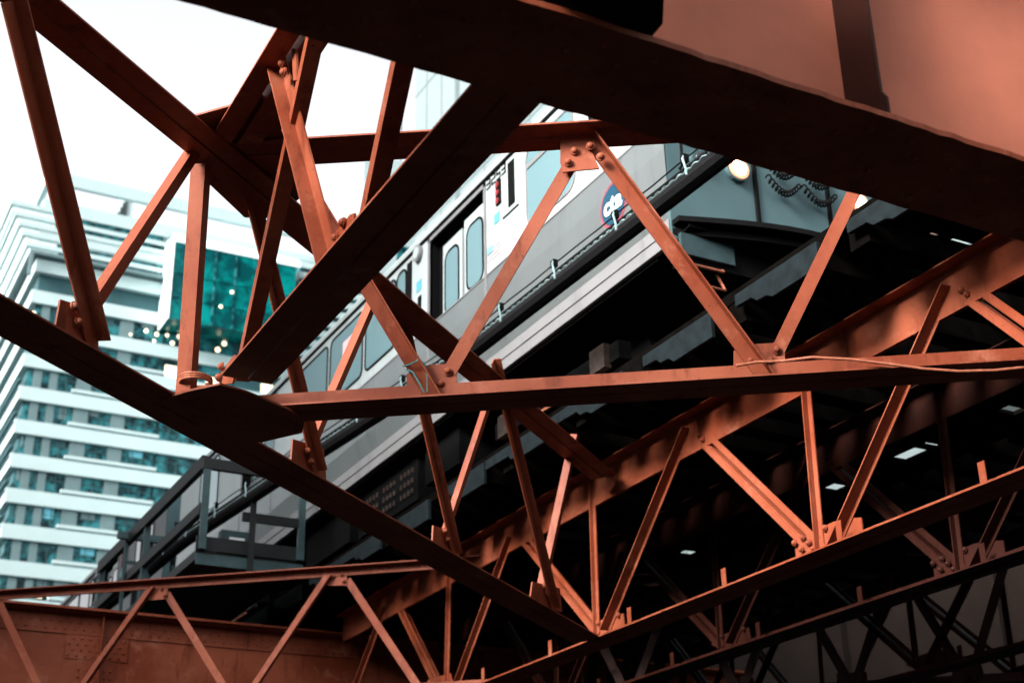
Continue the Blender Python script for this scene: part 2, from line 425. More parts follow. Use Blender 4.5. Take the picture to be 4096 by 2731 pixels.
# black cross braces under the far track
PAINT = 'shaded_paint'
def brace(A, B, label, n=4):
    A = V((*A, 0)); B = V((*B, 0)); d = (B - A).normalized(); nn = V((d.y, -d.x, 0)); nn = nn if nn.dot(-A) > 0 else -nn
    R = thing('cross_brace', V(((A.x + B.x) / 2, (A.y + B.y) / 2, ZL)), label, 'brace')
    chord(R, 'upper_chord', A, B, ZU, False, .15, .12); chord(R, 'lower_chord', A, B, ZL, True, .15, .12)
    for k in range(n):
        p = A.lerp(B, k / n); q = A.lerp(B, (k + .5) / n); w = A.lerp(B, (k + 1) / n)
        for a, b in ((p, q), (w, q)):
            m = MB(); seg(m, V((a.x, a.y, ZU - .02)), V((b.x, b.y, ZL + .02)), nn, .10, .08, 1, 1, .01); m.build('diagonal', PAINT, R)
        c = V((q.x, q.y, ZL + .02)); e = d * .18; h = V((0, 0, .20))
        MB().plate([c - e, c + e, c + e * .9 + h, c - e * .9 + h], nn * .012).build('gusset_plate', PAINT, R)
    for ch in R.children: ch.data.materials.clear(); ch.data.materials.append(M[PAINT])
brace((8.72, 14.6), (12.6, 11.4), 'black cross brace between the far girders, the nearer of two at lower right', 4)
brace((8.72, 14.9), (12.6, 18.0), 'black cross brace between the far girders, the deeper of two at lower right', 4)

# ------------------------------------------------------------------ plate girders
def rivet_rows(m, p0, du, dv, nu, nv, n, r=.018, stag=False):
    for i in range(nu):
        for j in range(nv):
            m.dome(p0 + du * (i + (.5 if stag and j % 2 else 0)) + dv * j, n, r, r * .75, 8)
G1 = thing('plate_girder', V((3.6, 3.66, 4.5)), 'huge near plate girder crossing the top, black underside and salmon web', 'girder', 'riveted plate girders')
fl = MB()
# flange with slightly ragged edges of caked dirt
nx = 260; x0, x1 = -5., 14.
top = []; bot = []
for i in range(nx + 1):
    x = x0 + (x1 - x0) * i / nx
    top.append(V((x, 3.41 + random.uniform(-.006, .004), 4.5))); bot.append(V((x, 3.915 + random.uniform(-.004, .006), 4.5)))
vs = []
for a, b in zip(top, bot): vs += [a, b, a + V((0, 0, .025)), b + V((0, 0, .025))]
fs = []
for i in range(nx):
    o = i * 4
    fs += [(o, o+1, o+5, o+4), (o+2, o+6, o+7, o+3), (o, o+4, o+6, o+2), (o+1, o+3, o+7, o+5)]
fs += [(0, 2, 3, 1), (nx*4, nx*4+1, nx*4+3, nx*4+2)]
fl.add(vs, fs)
for k in range(95):
    for y in (3.50, 3.58, 3.74, 3.83):
        fl.dome((-4.9 + k * .2 + (.1 if y in (3.58, 3.83) else 0), y, 4.5), (0, 0, -1), .019, .014, 8)
fl.build('bottom_flange', 'paint', G1)
MB().box((x0, 3.65, 4.525), (x1, 3.668, 6.0)).build('web_plate', 'lit_paint', G1)
MB().box((x0, 3.41, 6.0), (x1, 3.91, 6.03)).build('top_flange', 'paint', G1)
ml = MB()
for s in (-1, 1):
    ml.prism(V((x0, 3.659 + s * .009, 4.525)), V((x1, 3.659 + s * .009, 4.525)), V((0, s, 0)), V((0, 0, 1)), [(0, 0), (.05, 0), (.05, .014), (.014, .014), (.014, .05), (0, .05)])
ml.build('flange_angle', 'paint', G1)
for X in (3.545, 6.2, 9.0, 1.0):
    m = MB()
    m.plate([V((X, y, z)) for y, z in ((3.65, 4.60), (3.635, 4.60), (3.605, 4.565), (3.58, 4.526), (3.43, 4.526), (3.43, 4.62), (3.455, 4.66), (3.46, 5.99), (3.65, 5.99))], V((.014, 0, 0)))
    m.build('stiffener', 'shaded_paint', G1)  # darker paint copy puts shade on the stiffener
# stringer that meets the girder near the top of the frame
SB = thing('stringer_beam', V((2.3, 3.2, 4.62)), 'black stub of a beam hanging against the salmon web at the top edge', 'beam')
pts = [onz(*p, 4.60) for p in ((1225, 10), (1490, 88), (1522, 50), (1527, -60), (1535, -420), (1250, -420))]
MB().plate(pts, V((0, 0, .02))).build('bottom_flange', 'steel', SB)
ctr = sum(pts, V()) / 6
MB().plate([V((ctr.x + (p.x - ctr.x) * .92, ctr.y + (p.y - ctr.y) * .92, 5.2)) for p in pts], V((0, 0, 1.17))).build('beam_end', 'steel', SB)

G2 = thing('plate_girder', V((3.0, 18.4, 4.4)), 'far plate girder in the bottom left corner with riveted splice plates', 'girder', 'riveted plate girders')
Y2 = 18.4
MB().box((-3, Y2, 4.2), (14, Y2 + .014, 5.93)).build('web_plate', 'paint', G2)
m = MB().box((-3, Y2 - .22, 5.93), (14, Y2 + .22, 5.96))
m.build('top_flange', 'paint', G2)
MB().box((-3, Y2 - .2, 4.17), (14, Y2 + .2, 4.2)).build('bottom_flange', 'paint', G2)
m = MB()
m.box((-3, Y2 - .018, 5.66), (14, Y2 - .001, 5.929)); m.box((-3, Y2 - .15, 5.912), (14, Y2 - .018, 5.929))
rivet_rows(m, V((-2.9, Y2 - .018, 5.72)), V((.12, 0, 0)), V((0, 0, .09)), 130, 2, V((0, -1, 0)), .018, True)
m.build('flange_angle', 'paint', G2)
xs = ony(228, 1480, Y2).x
m = MB()
m.box((xs - .42, Y2 - .014, 5.36), (xs + .36, Y2 - .001, 5.655)); m.box((xs - .26, Y2 - .016, 4.21), (xs + .20, Y2 - .001, 5.355))
rivet_rows(m, V((xs - .38, Y2 - .014, 5.40)), V((.105, 0, 0)), V((0, 0, .07)), 7, 4, V((0, -1, 0)), .019, True)
for dx in (-.23, -.14, -.05, .09, .16):
    rivet_rows(m, V((xs + dx, Y2 - .016, 4.24)), V((.1, 0, 0)), V((0, 0, .09)), 1, 12, V((0, -1, 0)), .019)
m.build('splice_plate', 'paint', G2)
m = MB().box((xs - .006, Y2 - .13, 4.21), (xs + .006, Y2 - .017, 5.90)); m.box((xs + .006, Y2 - .028, 4.21), (xs + .075, Y2 - .017, 5.60))
m.build('stiffener', 'paint', G2)

# ------------------------------------------------------------------ track deck
def tie(X0, X1, y, n=[0]):
    o = MB().box((X0, y, 6.2), (X1, y + .2, 6.4)).build('railway_tie', 'wood', None, bevel=.006)
    return o
for k in range(-33, 47):  # ties behind the view added to block light from the rear
    y = 4.2 + k * .48
    a = 6.43 + random.uniform(-.012, .03)
    tag(tie(a, 9.45, y), 'black wooden tie under the silver train, its end in the jagged deck edge', 'railway tie', 'ties under the near track')
    if k % 1 == 0:
        tag(tie(10.42, 13.5, y), 'black wooden tie of the far track deck above the beige wall', 'railway tie', 'ties under the far track')
def long_box(name, a, b, mat, label, cat, group=None): return tag(MB().box(a, b).build(name, mat), label, cat, group)
# fascia boards along the deck edge, broken into lengths
for k in range(17):
    y = 4.4 + k * 1.32
    o = MB()
    d0 = random.uniform(.0, .035); board = random.choice((1.0, 1.12, 1.30))
    o.plate([V((6.385, y + .01, 6.165 + d0)), V((6.385, y + .55, 6.165 + d0)), V((6.385, y + .62, 6.225)), V((6.385, y + .74, 6.235)), V((6.385, y + .80, 6.285)), V((6.385, y + board, 6.295)), V((6.385, y + board, 6.395)), V((6.385, y + .01, 6.395))], V((.04, 0, 0)))
    tag(o.build('edge_board', 'blue_wood', None, bevel=.006), 'short blue grey board nailed along the edge of the near track', 'board', 'edge boards of the near track deck')
for X, lab in ((7.18, 'steel rail under the near side wheels of the train'), (8.62, 'steel rail under the far side wheels of the train')):
    m = MB().prism(V((X, 4.2, 6.4)), V((X, 40, 6.4)), V((1, 0, 0)), V((0, 0, 1)), [(-.07, 0), (.07, 0), (.07, .015), (.012, .03), (.012, .13), (.035, .14), (.035, .18), (-.035, .18), (-.035, .14), (-.012, .13), (-.012, .03), (-.07, .015)])
    tag(m.build('rail', 'rail'), lab, 'rail')
for X, lab in ((6.53, 'long dark guard timber on the ties beside the near rail'), (9.15, 'long dark guard timber on the ties beside the far rail'), (10.8, 'long dark guard timber on the far track ties')):
    long_box('guard_timber', (X - .08, 4.2, 6.404), (X + .08, 27, 6.50 if X < 7 else 6.55), 'wood', lab, 'timber')
for k in range(10):  # planks added to keep sun off the upper chord of the near girder
    y = 4.3 + k * 2.2
    tag(MB().box((6.63, y, 6.405), (7.05, y + random.choice((1.75, 1.95, 2.15)), 6.44)).build('shading_plank', 'wood'), 'black plank added on the ties to shade the near girder', 'plank', 'added shading planks on the near track')
# walkway planks between the tracks, with a few boards broken through
holes = [onz(x, y, 6.28) for x, y in ((2095, 1047), (2153, 1027), (1935, 1125), (1602, 1275), (1760, 1202), (2330, 945))]
hl = [.19, .05, .12, .11, .04, .08]
wk = thing('walkway', V((9.95, 15, 6.28)), 'dark plank walkway between the two track decks with bright gaps', 'walkway')
bnd = [9.40, 9.88, 10.11, 10.50]
for i in range(3):
    m = MB()
    if i != 1: m.box((bnd[i], 4.2, 6.285), (bnd[i+1] - .004, 27, 6.325))
    else:
        cuts = sorted((h.y - l, h.y + l) for h, l in zip(holes, hl)); y = 4.2
        for a, b in cuts:
            if a > y: m.box((bnd[i], y, 6.285), (bnd[i+1] - .004, a, 6.325))
            y = max(y, b)
        m.box((bnd[i], y, 6.285), (bnd[i+1] - .004, 27, 6.325))
    m.build('plank', 'wood', wk)

# ------------------------------------------------------------------ train
XS, XE = 6.5, 9.3
def xsec(y0, y1, mat, root, name):
    prof = [(.04, 7.36), (.0, 7.36), (.0, 7.60), (.07, 7.605), (.0, 7.93), (.0, 8.55), (-.012, 8.62), (.0, 9.70)]
    return prof
def sweep(m, prof, y0, y1):
    pl = [(XS + dx, z) for dx, z in prof]; n = len(pl)
    m.add([(x, y0, z) for x, z in pl] + [(x, y1, z) for x, z in pl], [(i, i + 1, i + 1 + n, i + n) for i in range(n - 1)])
    pr = [(XE - dx, z) for dx, z in prof]
    m.add([(x, y0, z) for x, z in pr] + [(x, y1, z) for x, z in pr], [(i, i + 1, i + 1 + n, i + n) for i in range(n - 1)])
def rrect(y0, y1, z0, z1, r, n=5):
    pts = []
    for cy_, cz_, a0 in ((y1 - r, z1 - r, 0), (y0 + r, z1 - r, 90), (y0 + r, z0 + r, 180), (y1 - r, z0 + r, 270)):
        for k in range(n + 1):
            a = math.radians(a0 + 90 * k / n); pts.append((cy_ + r * math.cos(a), cz_ + r * math.sin(a)))
    return pts
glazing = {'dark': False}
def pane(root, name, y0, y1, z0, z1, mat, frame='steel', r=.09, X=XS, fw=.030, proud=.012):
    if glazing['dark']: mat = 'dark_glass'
    # a rounded window: dark gasket ring with the pane a little behind its face
    out = rrect(y0 - fw, y1 + fw, z0 - fw, z1 + fw, r + fw); inn = rrect(y0, y1, z0, z1, r); n = len(out)
    w = MB().add([(X - .004, y, z) for y, z in inn] + [(X + .05, y, z) for y, z in inn], [tuple(range(n)), tuple(range(2*n-1, n-1, -1))] + [(i, (i+1) % n, (i+1) % n + n, i + n) for i in range(n)]).build(name, mat, root)
    fr = MB().add([(X - proud, y, z) for y, z in out] + [(X - proud, y, z) for y, z in inn] + [(X + .02, y, z) for y, z in out] + [(X + .02, y, z) for y, z in inn],
                  [(i, (i+1) % n, (i+1) % n + n, i + n) for i in range(n)] + [(i, (i+1) % n, (i+1) % n + 2*n, i + 2*n) for i in range(n)] + [(n+i, n+(i+1) % n, (i+1) % n + 3*n, i + 3*n) for i in range(n)])
    fr.build('window_frame', frame, w)
    return w
BARS = ((0, 1, 1, 1), (1, 1, 1, .5), (1, .5, 1, 0), (0, 0, 1, 0), (0, .5, 0, 0), (0, 1, 0, .5), (0, .5, 1, .5))
FIGURES = {2: (0, 1, 6, 4, 3), 3: (0, 1, 6, 2, 3), 5: (0, 5, 6, 2, 3)}
def digits(m, figures, y, z, w, h, gap, t, X):
    # block figures made of bars; the number reads with Y decreasing, toward the right as seen from the street
    for fig in figures:
        for k in FIGURES[fig]:
            a, b, c, d = BARS[k]
            y_a, y_b = y - a * w, y - c * w
            z_a, z_b = z + b * h, z + d * h
            m.box((X, min(y_a, y_b) - t / 2, min(z_a, z_b) - t / 2), (X + .01, max(y_a, y_b) + t / 2, max(z_a, z_b) + t / 2))
        y -= w + gap

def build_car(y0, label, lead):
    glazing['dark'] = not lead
    LEN = 15.3; y1 = y0 + LEN; yc = (y0 + y1) / 2
    R = thing('train_car', V((7.9, yc, 6.58)), label, 'train car')
    prof = [(.05, 7.36), (.0, 7.36), (.0, 7.60)]
    m = MB(); sweep(m, prof, y0 + .02, y1); MB().box((XS + .05, y0 + .3, 7.33), (XE - .05, y1 - .1, 7.355)).build('underframe', 'black', R)
    m.build('skirt', 'skirt', R)
    m = MB(); m.box((XS - .006, y0 + .02, 7.475), (XS, y1, 7.483)); m.build('skirt_seam', 'steel', R)
    m = MB(); sweep(m, [(.075, 7.605), (-.005, 7.90), (-.010, 8.30), (.0, 8.60)], y0, y1); m.build('side_panel', 'stainless' if lead else 'shaded_metal', R, smooth=False)
    m = MB(); m.box((XS - .008, y0, 8.595), (XS + .02, y1, 8.612)); m.build('belt_rail', 'skirt', R)
    # upper side with two door openings cut out
    dz0, dz1 = 7.93, 9.72
    d = [(y0 + 3.50, y0 + 4.92), (y0 + LEN - 4.92 + .0, y0 + LEN - 3.50)]
    m = MB()
    for a, b in ((y0, d[0][0]), (d[0][1], d[1][0]), (d[1][1], y1)):
        m.add([(XS, a, 8.60), (XS, b, 8.60), (XS, b, 9.86), (XS, a, 9.86)], [(0, 1, 2, 3)])
    for a, b in d: m.add([(XS, a, dz1), (XS, b, dz1), (XS, b, 9.86), (XS, a, 9.86)], [(0, 1, 2, 3)])
    m.add([(XE, y0, 8.60), (XE, y1, 8.60), (XE, y1, 9.86), (XE, y0, 9.86)], [(0, 1, 2, 3)])
    m.build('window_band', 'white_panel' if lead else 'shaded_metal', R)
    # roof: white cove over a dark drip rail
    m = MB(); m.box((XS - .02, y0, 9.79), (XS + .01, y1, 9.825)); m.build('drip_rail', 'black', R)
    rp = [(XS - .005, 9.835), (XS - .012, 9.90), (XS + .03, 9.97), (XS + .12, 10.02), (XS + .5, 10.14), (XS + 1.4, 10.20), (XE - .5, 10.14), (XE - .12, 10.02), (XE, 9.87)]
    n = len(rp)
    m = MB().add([(x, y0, z) for x, z in rp] + [(x, y1, z) for x, z in rp], [(i, i+1, i+1+n, i+n) for i in range(n-1)] + [tuple(range(n)), tuple(range(2*n-1, n-1, -1))])
    m.build('roof', 'white_panel', R, smooth=False)
    for a, b in d:
        rc = MB(); rc.add([(XS + .13, a, dz0), (XS + .13, b, dz0), (XS + .13, b, dz1), (XS + .13, a, dz1), (XS, a, dz0), (XS, b, dz0), (XS, b, dz1), (XS, a, dz1)],
                          [(0, 1, 2, 3), (3, 2, 6, 7), (0, 4, 5, 1), (0, 3, 7, 4), (1, 5, 6, 2)])
        dr = rc.build('doorway', 'black', R)
        # frame, two leaves each with its window
        fr = MB(); fr.box((XS - .012, a - .05, dz0), (XS + .03, a, dz1 + .05)); fr.box((XS - .012, b, dz0), (XS + .03, b + .05, dz1 + .05)); fr.box((XS - .012, a - .05, dz1), (XS + .03, b + .05, dz1 + .05))
        fr.build('door_frame', 'skirt', dr)
        mid = (a + b) / 2
        for (u, w_, xx) in ((a + .02, mid - .14, .035), (mid + .02, b - .18, .085)):
            lf = MB().box((XS + xx, u, dz0), (XS + xx + .03, w_, dz1 - .13)).build('door_leaf', 'white_panel', R)
            pane(lf, 'door_window', u + .10, w_ - .08, 8.66, 9.44, 'train_glass', 'black', .11, XS + xx, .03, .008)
    # side windows, in the three spans between and beside the doors
    for (a, b) in ((d[0][1] + 1.02, d[0][1] + 1.94), (d[0][1] + 2.07, d[0][1] + 3.19), (d[0][1] + 3.33, d[0][1] + 4.45), (d[0][1] + .70, d[0][1] + .95)):
        if b < d[1][0] - .1: pane(R, 'side_window', a, b, 8.78, 9.68, 'train_glass')
    if not lead: pane(R, 'side_window', y0 + .9, y0 + 2.1, 8.75, 9.62, 'train_glass')
    pane(R, 'side_window', d[1][1] + 1.3, d[1][1] + 2.3, 8.78, 9.68, 'train_glass')
    # cab window with its slider bar
    if lead:
        w = pane(R, 'cab_window', y0 + 1.55, y0 + 2.50, 8.74, 9.66, 'train_glass', 'skirt', .14)
        MB().box((XS - .016, y0 + 1.56, 9.42), (XS + .01, y0 + 2.49, 9.47)).build('slider_bar', 'skirt', w)
        pane(R, 'cab_quarter_window', y0 + .35, y0 + 1.2, 8.95, 9.60, 'dark_glass', 'black', .05)
    for q in ((y0 + 2.78, y0 + 2.92), (d[0][1] + .52, d[0][1] + .66), (d[1][1] + .5, d[1][1] + .64)):
        MB().box((XS - .010, q[0], 9.18), (XS + .03, q[1], 9.72)).build('side_vent', 'black', R)
    MB().box((XS - .012, y0 + 2.70, 9.10), (XS, y0 + 3.05, 9.115)).build('grab_rail', 'steel', R)
    MB().box((XS - .010, d[0][1] + .24, 8.72), (XS + .02, d[0][1] + .33, 9.12)).build('door_button_panel', 'black', R)
    # speaker roundel
    c = V((XS, d[0][1] + .30, 9.70)); m = MB().cyl(c + V((-.05, 0, 0)), c + V((.01, 0, 0)), .105, 20); sp = m.build('speaker', 'skirt', R)
    MB().cyl(c + V((-.058, 0, 0)), c + V((-.05, 0, 0)), .075, 20).build('speaker_grille', 'white_panel', sp)
    # door indicator lamps, number, stickers
    m = MB().box((XS - .02, d[0][0] - .41, 9.33), (XS, d[0][0] - .31, 9.63)); il = m.build('indicator_lamp', 'steel', R)
    for z in (9.37, 9.47, 9.57): MB().cyl((XS - .035, d[0][0] - .36, z), (XS - .02, d[0][0] - .36, z), .035, 12).build('lens', 'red', il)
    m = MB(); digits(m, (3, 2, 5, 3), y0 + 3.42, 9.66, .075, .12, .045, .018, XS - .008); m.build('car_number', 'steel', R)
    MB().box((XS - .006, y0 + 3.13, 9.13), (XS, y0 + 3.26, 9.25)).build('door_sticker', 'blue_ink', R)
    MB().box((XS - .006, d[0][1] + .24, 9.20), (XS, d[0][1] + .38, 9.34)).build('door_sticker', 'blue_ink', R)
    fg = MB()
    for k in range(4): fg.box((XS - .006, y0 + 3.12, 8.74 + k * .044), (XS, y0 + 3.43, 8.762 + k * .044))
    f = fg.build('flag_decal', 'flag_red', R); MB().box((XS - .008, y0 + 3.30, 8.83), (XS - .001, y0 + 3.43, 8.915)).build('flag_canton', 'flag_blue', f)
    # round operator badge with its three letters
    c = V((XS - .008, y0 + .86, 8.17))
    lg = MB().cyl(c + V((-.004, 0, 0)), c + V((.03, 0, 0)), .235, 32).build('badge', 'logo_red', R)
    MB().cyl(c + V((-.009, 0, 0)), c + V((-.004, 0, 0)), .205, 32).build('badge_disc', 'logo_blue', lg)
    cu_ = bpy.data.curves.new('badge_letters', 'FONT'); cu_.body = 'cta'; cu_.size = .26; cu_.align_x = 'CENTER'; cu_.align_y = 'CENTER'; cu_.extrude = .003; cu_.offset = .008
    to = bpy.data.objects.new('tmp', cu_); COL.objects.link(to); dg = bpy.context.evaluated_depsgraph_get(); me = bpy.data.meshes.new_from_object(to.evaluated_get(dg)); bpy.data.objects.remove(to)
    me.name = 'badge_letters'; lt = bpy.data.objects.new('badge_letters', me); COL.objects.link(lt); me.materials.clear(); me.materials.append(M['logo_white'])
    lt.parent = lg; lt.matrix_local = Matrix.Translation(c + V((-.013, 0, 0)) - R.location) @ Matrix(((0, 0, -1, 0), (-1, 0, 0, 0), (0, 1, 0, 0), (0, 0, 0, 1)))
    if lead:
        w = MB().box((XS - .008, d[0][1] + 2.30, 9.22), (XS - .005, d[0][1] + 2.75, 9.5)); w.build('window_poster', 'pink_poster', R)
    else:
        MB().box((XS - .008, y0 + 9.0, 8.9), (XS - .005, y0 + 9.5, 9.4)).build('window_poster', 'red_poster', R)
    # ends
    m = MB()
    pe = [(XS + .01, 7.40), (XS + .01, 9.85), (XS + .5, 10.13), (7.9, 10.19), (XE - .5, 10.13), (XE - .01, 9.85), (XE - .01, 7.40)]
    m.plate([V((x, y0 + .02, z)) for x, z in pe], V((0, .04, 0))); m.build('end_wall', 'front', R)
    m = MB(); m.plate([V((x, y1 - .02, z)) for x, z in pe], V((0, .04, 0))); m.build('end_wall', 'front', R)
    m = MB(); m.box((7.5, y0 - .012, 7.62), (8.3, y0, 9.6)); ed = m.build('end_door', 'front', R)
    m = MB(); m.box((7.455, y0 - .03, 7.62), (7.49, y0, 9.65)); m.box((8.31, y0 - .03, 7.62), (8.345, y0, 9.65)); m.build('door_post', 'black', ed)
    MB().box((7.6, y0 - .016, 8.7), (8.2, y0 - .012, 9.4)).build('door_glass', 'dark_glass', ed)
    for xa, xb in ((6.65, 7.35), (8.45, 9.15)): MB().box((xa, y0 - .012, 8.6), (xb, y0 + .0, 9.4)).build('front_window', 'dark_glass', R)
    # anti-climber, bowed
    a = []; b = []
    for k in range(15):
        t = k / 14; x = XS + .02 + t * (XE - XS - .04); dy = -.10 - .30 * math.sin(math.pi * t); a.append(V((x, y0 + dy, 7.55)));
    pts = a + [V((XE - .02, y0, 7.55)), V((XS + .02, y0, 7.55))]
    MB().plate(pts, V((0, 0, .05))).build('anti_climber', 'black', R)
    MB().plate([V((p.x, p.y * 1.0 + .10, 7.47)) for p in pts], V((0, 0, .06))).build('buffer_beam', 'black', R)
    MB().box((XS + .1, y0 - .02, 7.18), (XE - .1, y0 + .15, 7.42)).build('end_sill', 'black', R)
    MB().box((XS + .06, y0 - .06, 7.24), (XS + .62, y0 - .021, 7.44)).build('step_plate', 'teal_paint', R)
    # lamps
    for x in ((7.27, 8.68) if lead else ()):
        hl_ = MB().cyl((x, y0 - .05, 8.27), (x, y0 + .0, 8.27), .125, 24).build('headlight', 'front', R)
        MB().cyl((x, y0 - .062, 8.27), (x, y0 - .05, 8.27), .108, 24).build('bezel', 'lamp_ring', hl_)
        MB().dome((x, y0 - .062, 8.27), (0, -1, 0), .078, .02, 20).build('lamp', 'headlight', hl_, smooth=True)
    for x in (6.86, 9.02):
        tl = MB().cyl((x, y0 - .05, 8.27), (x, y0, 8.27), .10, 20).build('tail_light', 'front', R)
        MB().dome((x, y0 - .05, 8.27), (0, -1, 0), .07, .02, 16).build('lens', 'dark_glass', tl, smooth=True)
    for xa, xb in ((7.56, 7.93), (7.97, 8.36)):
        for zz in (8.42, 8.24):
            pts = []
            for k in range(91):
                t = k / 90; sag = -.13 * math.sin(math.pi * t)
                an = t * 11 * 2 * math.pi
                pts.append(V((xa + (xb - xa) * t, y0 - .09 + .03 * math.cos(an), zz + sag + .03 * math.sin(an))))
            MB().tube(pts, .009, 5).build('safety_spring', 'black', R)
    for k, z in enumerate((7.16, 6.98)):
        MB().tube([(6.60, y0 + .15, 7.35), (6.60, y0 - .04, z), (7.0, y0 - .04, z), (7.0, y0 + .15, 7.35)], .014, 6).build('step_iron', 'copper', R)
    MB().tube([(6.62, y0 - .01, 7.47), (6.62, y0 - .10, 7.5), (7.1, y0 - .10, 7.5), (7.1, y0 - .01, 7.47)], .014, 6).build('hand_rail', 'steel', R)
    MB().tube([(6.62, y0 - .03, 8.1), (6.62, y0 - .08, 8.12), (6.62, y0 - .08, 8.7), (6.62, y0 - .03, 8.72)], .014, 6).build('hand_rail', 'steel', R)
    cp = MB().box((7.78, y0 - .62, 7.0), (8.02, y0 + .5, 7.2)); cp.box((7.7, y0 - .7, 6.95), (8.1, y0 - .56, 7.25)); cp.build('coupler', 'steel', R)
    # running gear
    for yt in (y0 + 2.6, y1 - 2.6):
        tr = MB(); tr.box((6.78, yt - 1.25, 6.86), (6.92, yt + 1.25, 7.04)); tr.box((8.88, yt - 1.25, 6.86), (9.02, yt + 1.25, 7.04)); tr.box((6.9, yt - .25, 6.9), (8.9, yt + .25, 7.15))
        tk = tr.build('truck', 'steel', R)
        for dy in (-.95, .95):
            for xx in (7.13, 8.57): MB().cyl((xx, yt + dy, 6.93), (xx + .11, yt + dy, 6.93), .35, 24).build('wheel', 'steel', tk)
            MB().box((6.72, yt + dy - .13, 6.82), (6.80, yt + dy + .13, 7.06)).build('axle_box', 'rail', tk)
        MB().tube([(6.74, yt - .7, 6.80), (6.72, yt - .3, 6.78), (6.72, yt + .5, 6.80)], .02, 6).build('brake_pipe', 'copper', tk)
    for ya, yb, zb in ((y0 + 4.6, y0 + 5.5, 6.85), (y0 + 5.7, y0 + 7.5, 6.75), (y0 + 7.8, y0 + 9.4, 6.8)):
        bx = MB().box((6.72, ya, zb), (8.9, yb, 7.33)).build('equipment_box', 'black', R)
        if abs(zb - 6.75) < .01:
            for k in range(15):
                if k % 5 == 4: continue
                for q in range(3): MB().box((6.70, ya + .12 + k * .105, 6.86 + q * .13), (6.719, ya + .155 + k * .105, 6.92 + q * .13)).build('louvre', 'rail', bx)
    return R
M['white_panel'] = stainless('white_painted_steel', (.44, .51, .52), .4, .0)
build_car(9.0, 'silver lead train car with two glowing headlights and a round blue badge', True)
build_car(25.2, 'second silver train car trailing behind the lead car at lower left', False)

# ------------------------------------------------------------------ cable run along the deck
ctrl = [(6.10, 4.5), (6.04, 7.7), (6.0, 10), (5.97, 11.8), (5.82, 13.6), (5.66, 15.3), (5.48, 17.4), (5.30, 19.4), (5.26, 21.5), (5.2, 24), (5.1, 28)]
def along(y):
    for (xa, ya), (xb, yb) in zip(ctrl, ctrl[1:]):
        if ya <= y <= yb: return xa + (xb - xa) * (y - ya) / (yb - ya)
    return ctrl[-1][0]
ZC = 7.35
cb = thing('cable_run', V((5.9, 12, ZC)), 'thick black trackside cable with a thin wire on clips, slanting in front of the train', 'cable')
ys = [4.5 + i * .4 for i in range(59)]
MB().tube([(along(y), y, ZC - .02) for y in ys], .085, 10).build('cable', 'cable', cb)
MB().tube([(along(y) - .03, y, ZC + .095) for y in ys], .020, 6).build('conduit', 'cable', cb)
MB().tube([(along(y) - .05, y, ZC + .17 - .012 * math.sin(y * 4.6) ** 2) for y in ys], .008, 6).build('messenger_wire', 'cable', cb)
tw = []
for i in range(900):
    y = 4.6 + i * .025; tw.append((along(y) - .068 + .006 * math.cos(i * 1.5), y, ZC + .04 + .008 * math.sin(i * 1.5)))
MB().tube(tw, .006, 4).build('twisted_wire', 'zinc', cb)
for k in range(17):
    y = 7.0 + k * 1.02; x = along(y)
    m = MB().tube([(x - .06, y, ZC + .20), (x - .085, y - .01, ZC + .15), (x - .075, y - .03, ZC + .05), (x - .085, y - .045, ZC - .02)], .010, 6)
    b = m.build('clip', 'zinc', cb)
    MB().box((x - .075, y - .02, ZC + .13), (x - .03, y + .04, ZC + .2)).build('clip_foot', 'black', b)
for y in (5.0, 17.1, 22.0): MB().box((along(y) - .02, y, 6.2), (along(y) + .05, y + .05, ZC - .05)).build('support_post', 'dark_paint', cb)

# ------------------------------------------------------------------ service platform and signal mast
YP = 17.3
p1, p2, pz = 4.92, 6.22, 6.62
pf = thing('service_platform', V((5.5, 19.5, pz)), 'small dark service platform with railings beside the track at lower left', 'platform')
def bar(m, a, b, r): m.box((min(a[0], b[0]) - r, min(a[1], b[1]) - r, min(a[2], b[2]) - r), (max(a[0], b[0]) + r, max(a[1], b[1]) + r, max(a[2], b[2]) + r))
MB().box((p1 - .06, YP, 6.48), (p2 + .06, YP + 5.6, 6.60)).build('deck', 'dark_paint', pf)
MB().box((p1 - .07, YP - .03, 6.60), (p2 + .07, YP - .001, 6.78)).build('kick_plate', 'dark_paint', pf)
MB().box((p1 - .06, YP - .012, 6.42), (p2 + .06, YP - .001, 6.56)).build('edge_beam', 'teal_paint', pf)
for x, y, zt in ((p1, YP, 7.72), (p2, YP, 7.45), (p1, YP + 2.8, 7.72), (p1, YP + 5.5, 7.72), (p2, YP + 5.5, 7.45)):
    MB().box((x - .045, y - .032 if y != YP else y - .08, 6.605), (x + .045, y + .032 if y != YP else y - .031, zt)).build('post', 'teal_paint', pf)
MB().box((p1 - .06, YP - .09, 7.66), (p2 + .02, YP - .01, 7.80)).build('top_rail', 'dark_paint', pf)
MB().box((p1 - .06, YP + .0, 7.68), (p1 + .02, YP + 5.6, 7.86)).build('top_rail', 'dark_paint', pf)
MB().box((p1 + .5, YP - .075, 7.03), (p2, YP - .03, 7.15)).build('mid_rail', 'dark_paint', pf)
MB().box((p1 - .05, YP + .0, 7.08), (p1 + .03, YP + 5.6, 7.22)).build('mid_rail', 'dark_paint', pf)
MB().box((p1 + .35, YP + .3, 6.70), (p1 + .75, YP + .45, 7.0)).build('equipment_box', 'teal_paint', pf)
MB().box((p1 + .45, YP + .26, 6.78), (p1 + .65, YP + .30, 6.90)).build('notice_plate', 'logo_white', pf)
a0 = ony(270, 1228, 21.); a1 = ony(376, 1243, 21.)
sm = thing('signal_mast', V((a1.x, 21, 6.0)), 'grey T shaped signal mast left of the service platform', 'mast')
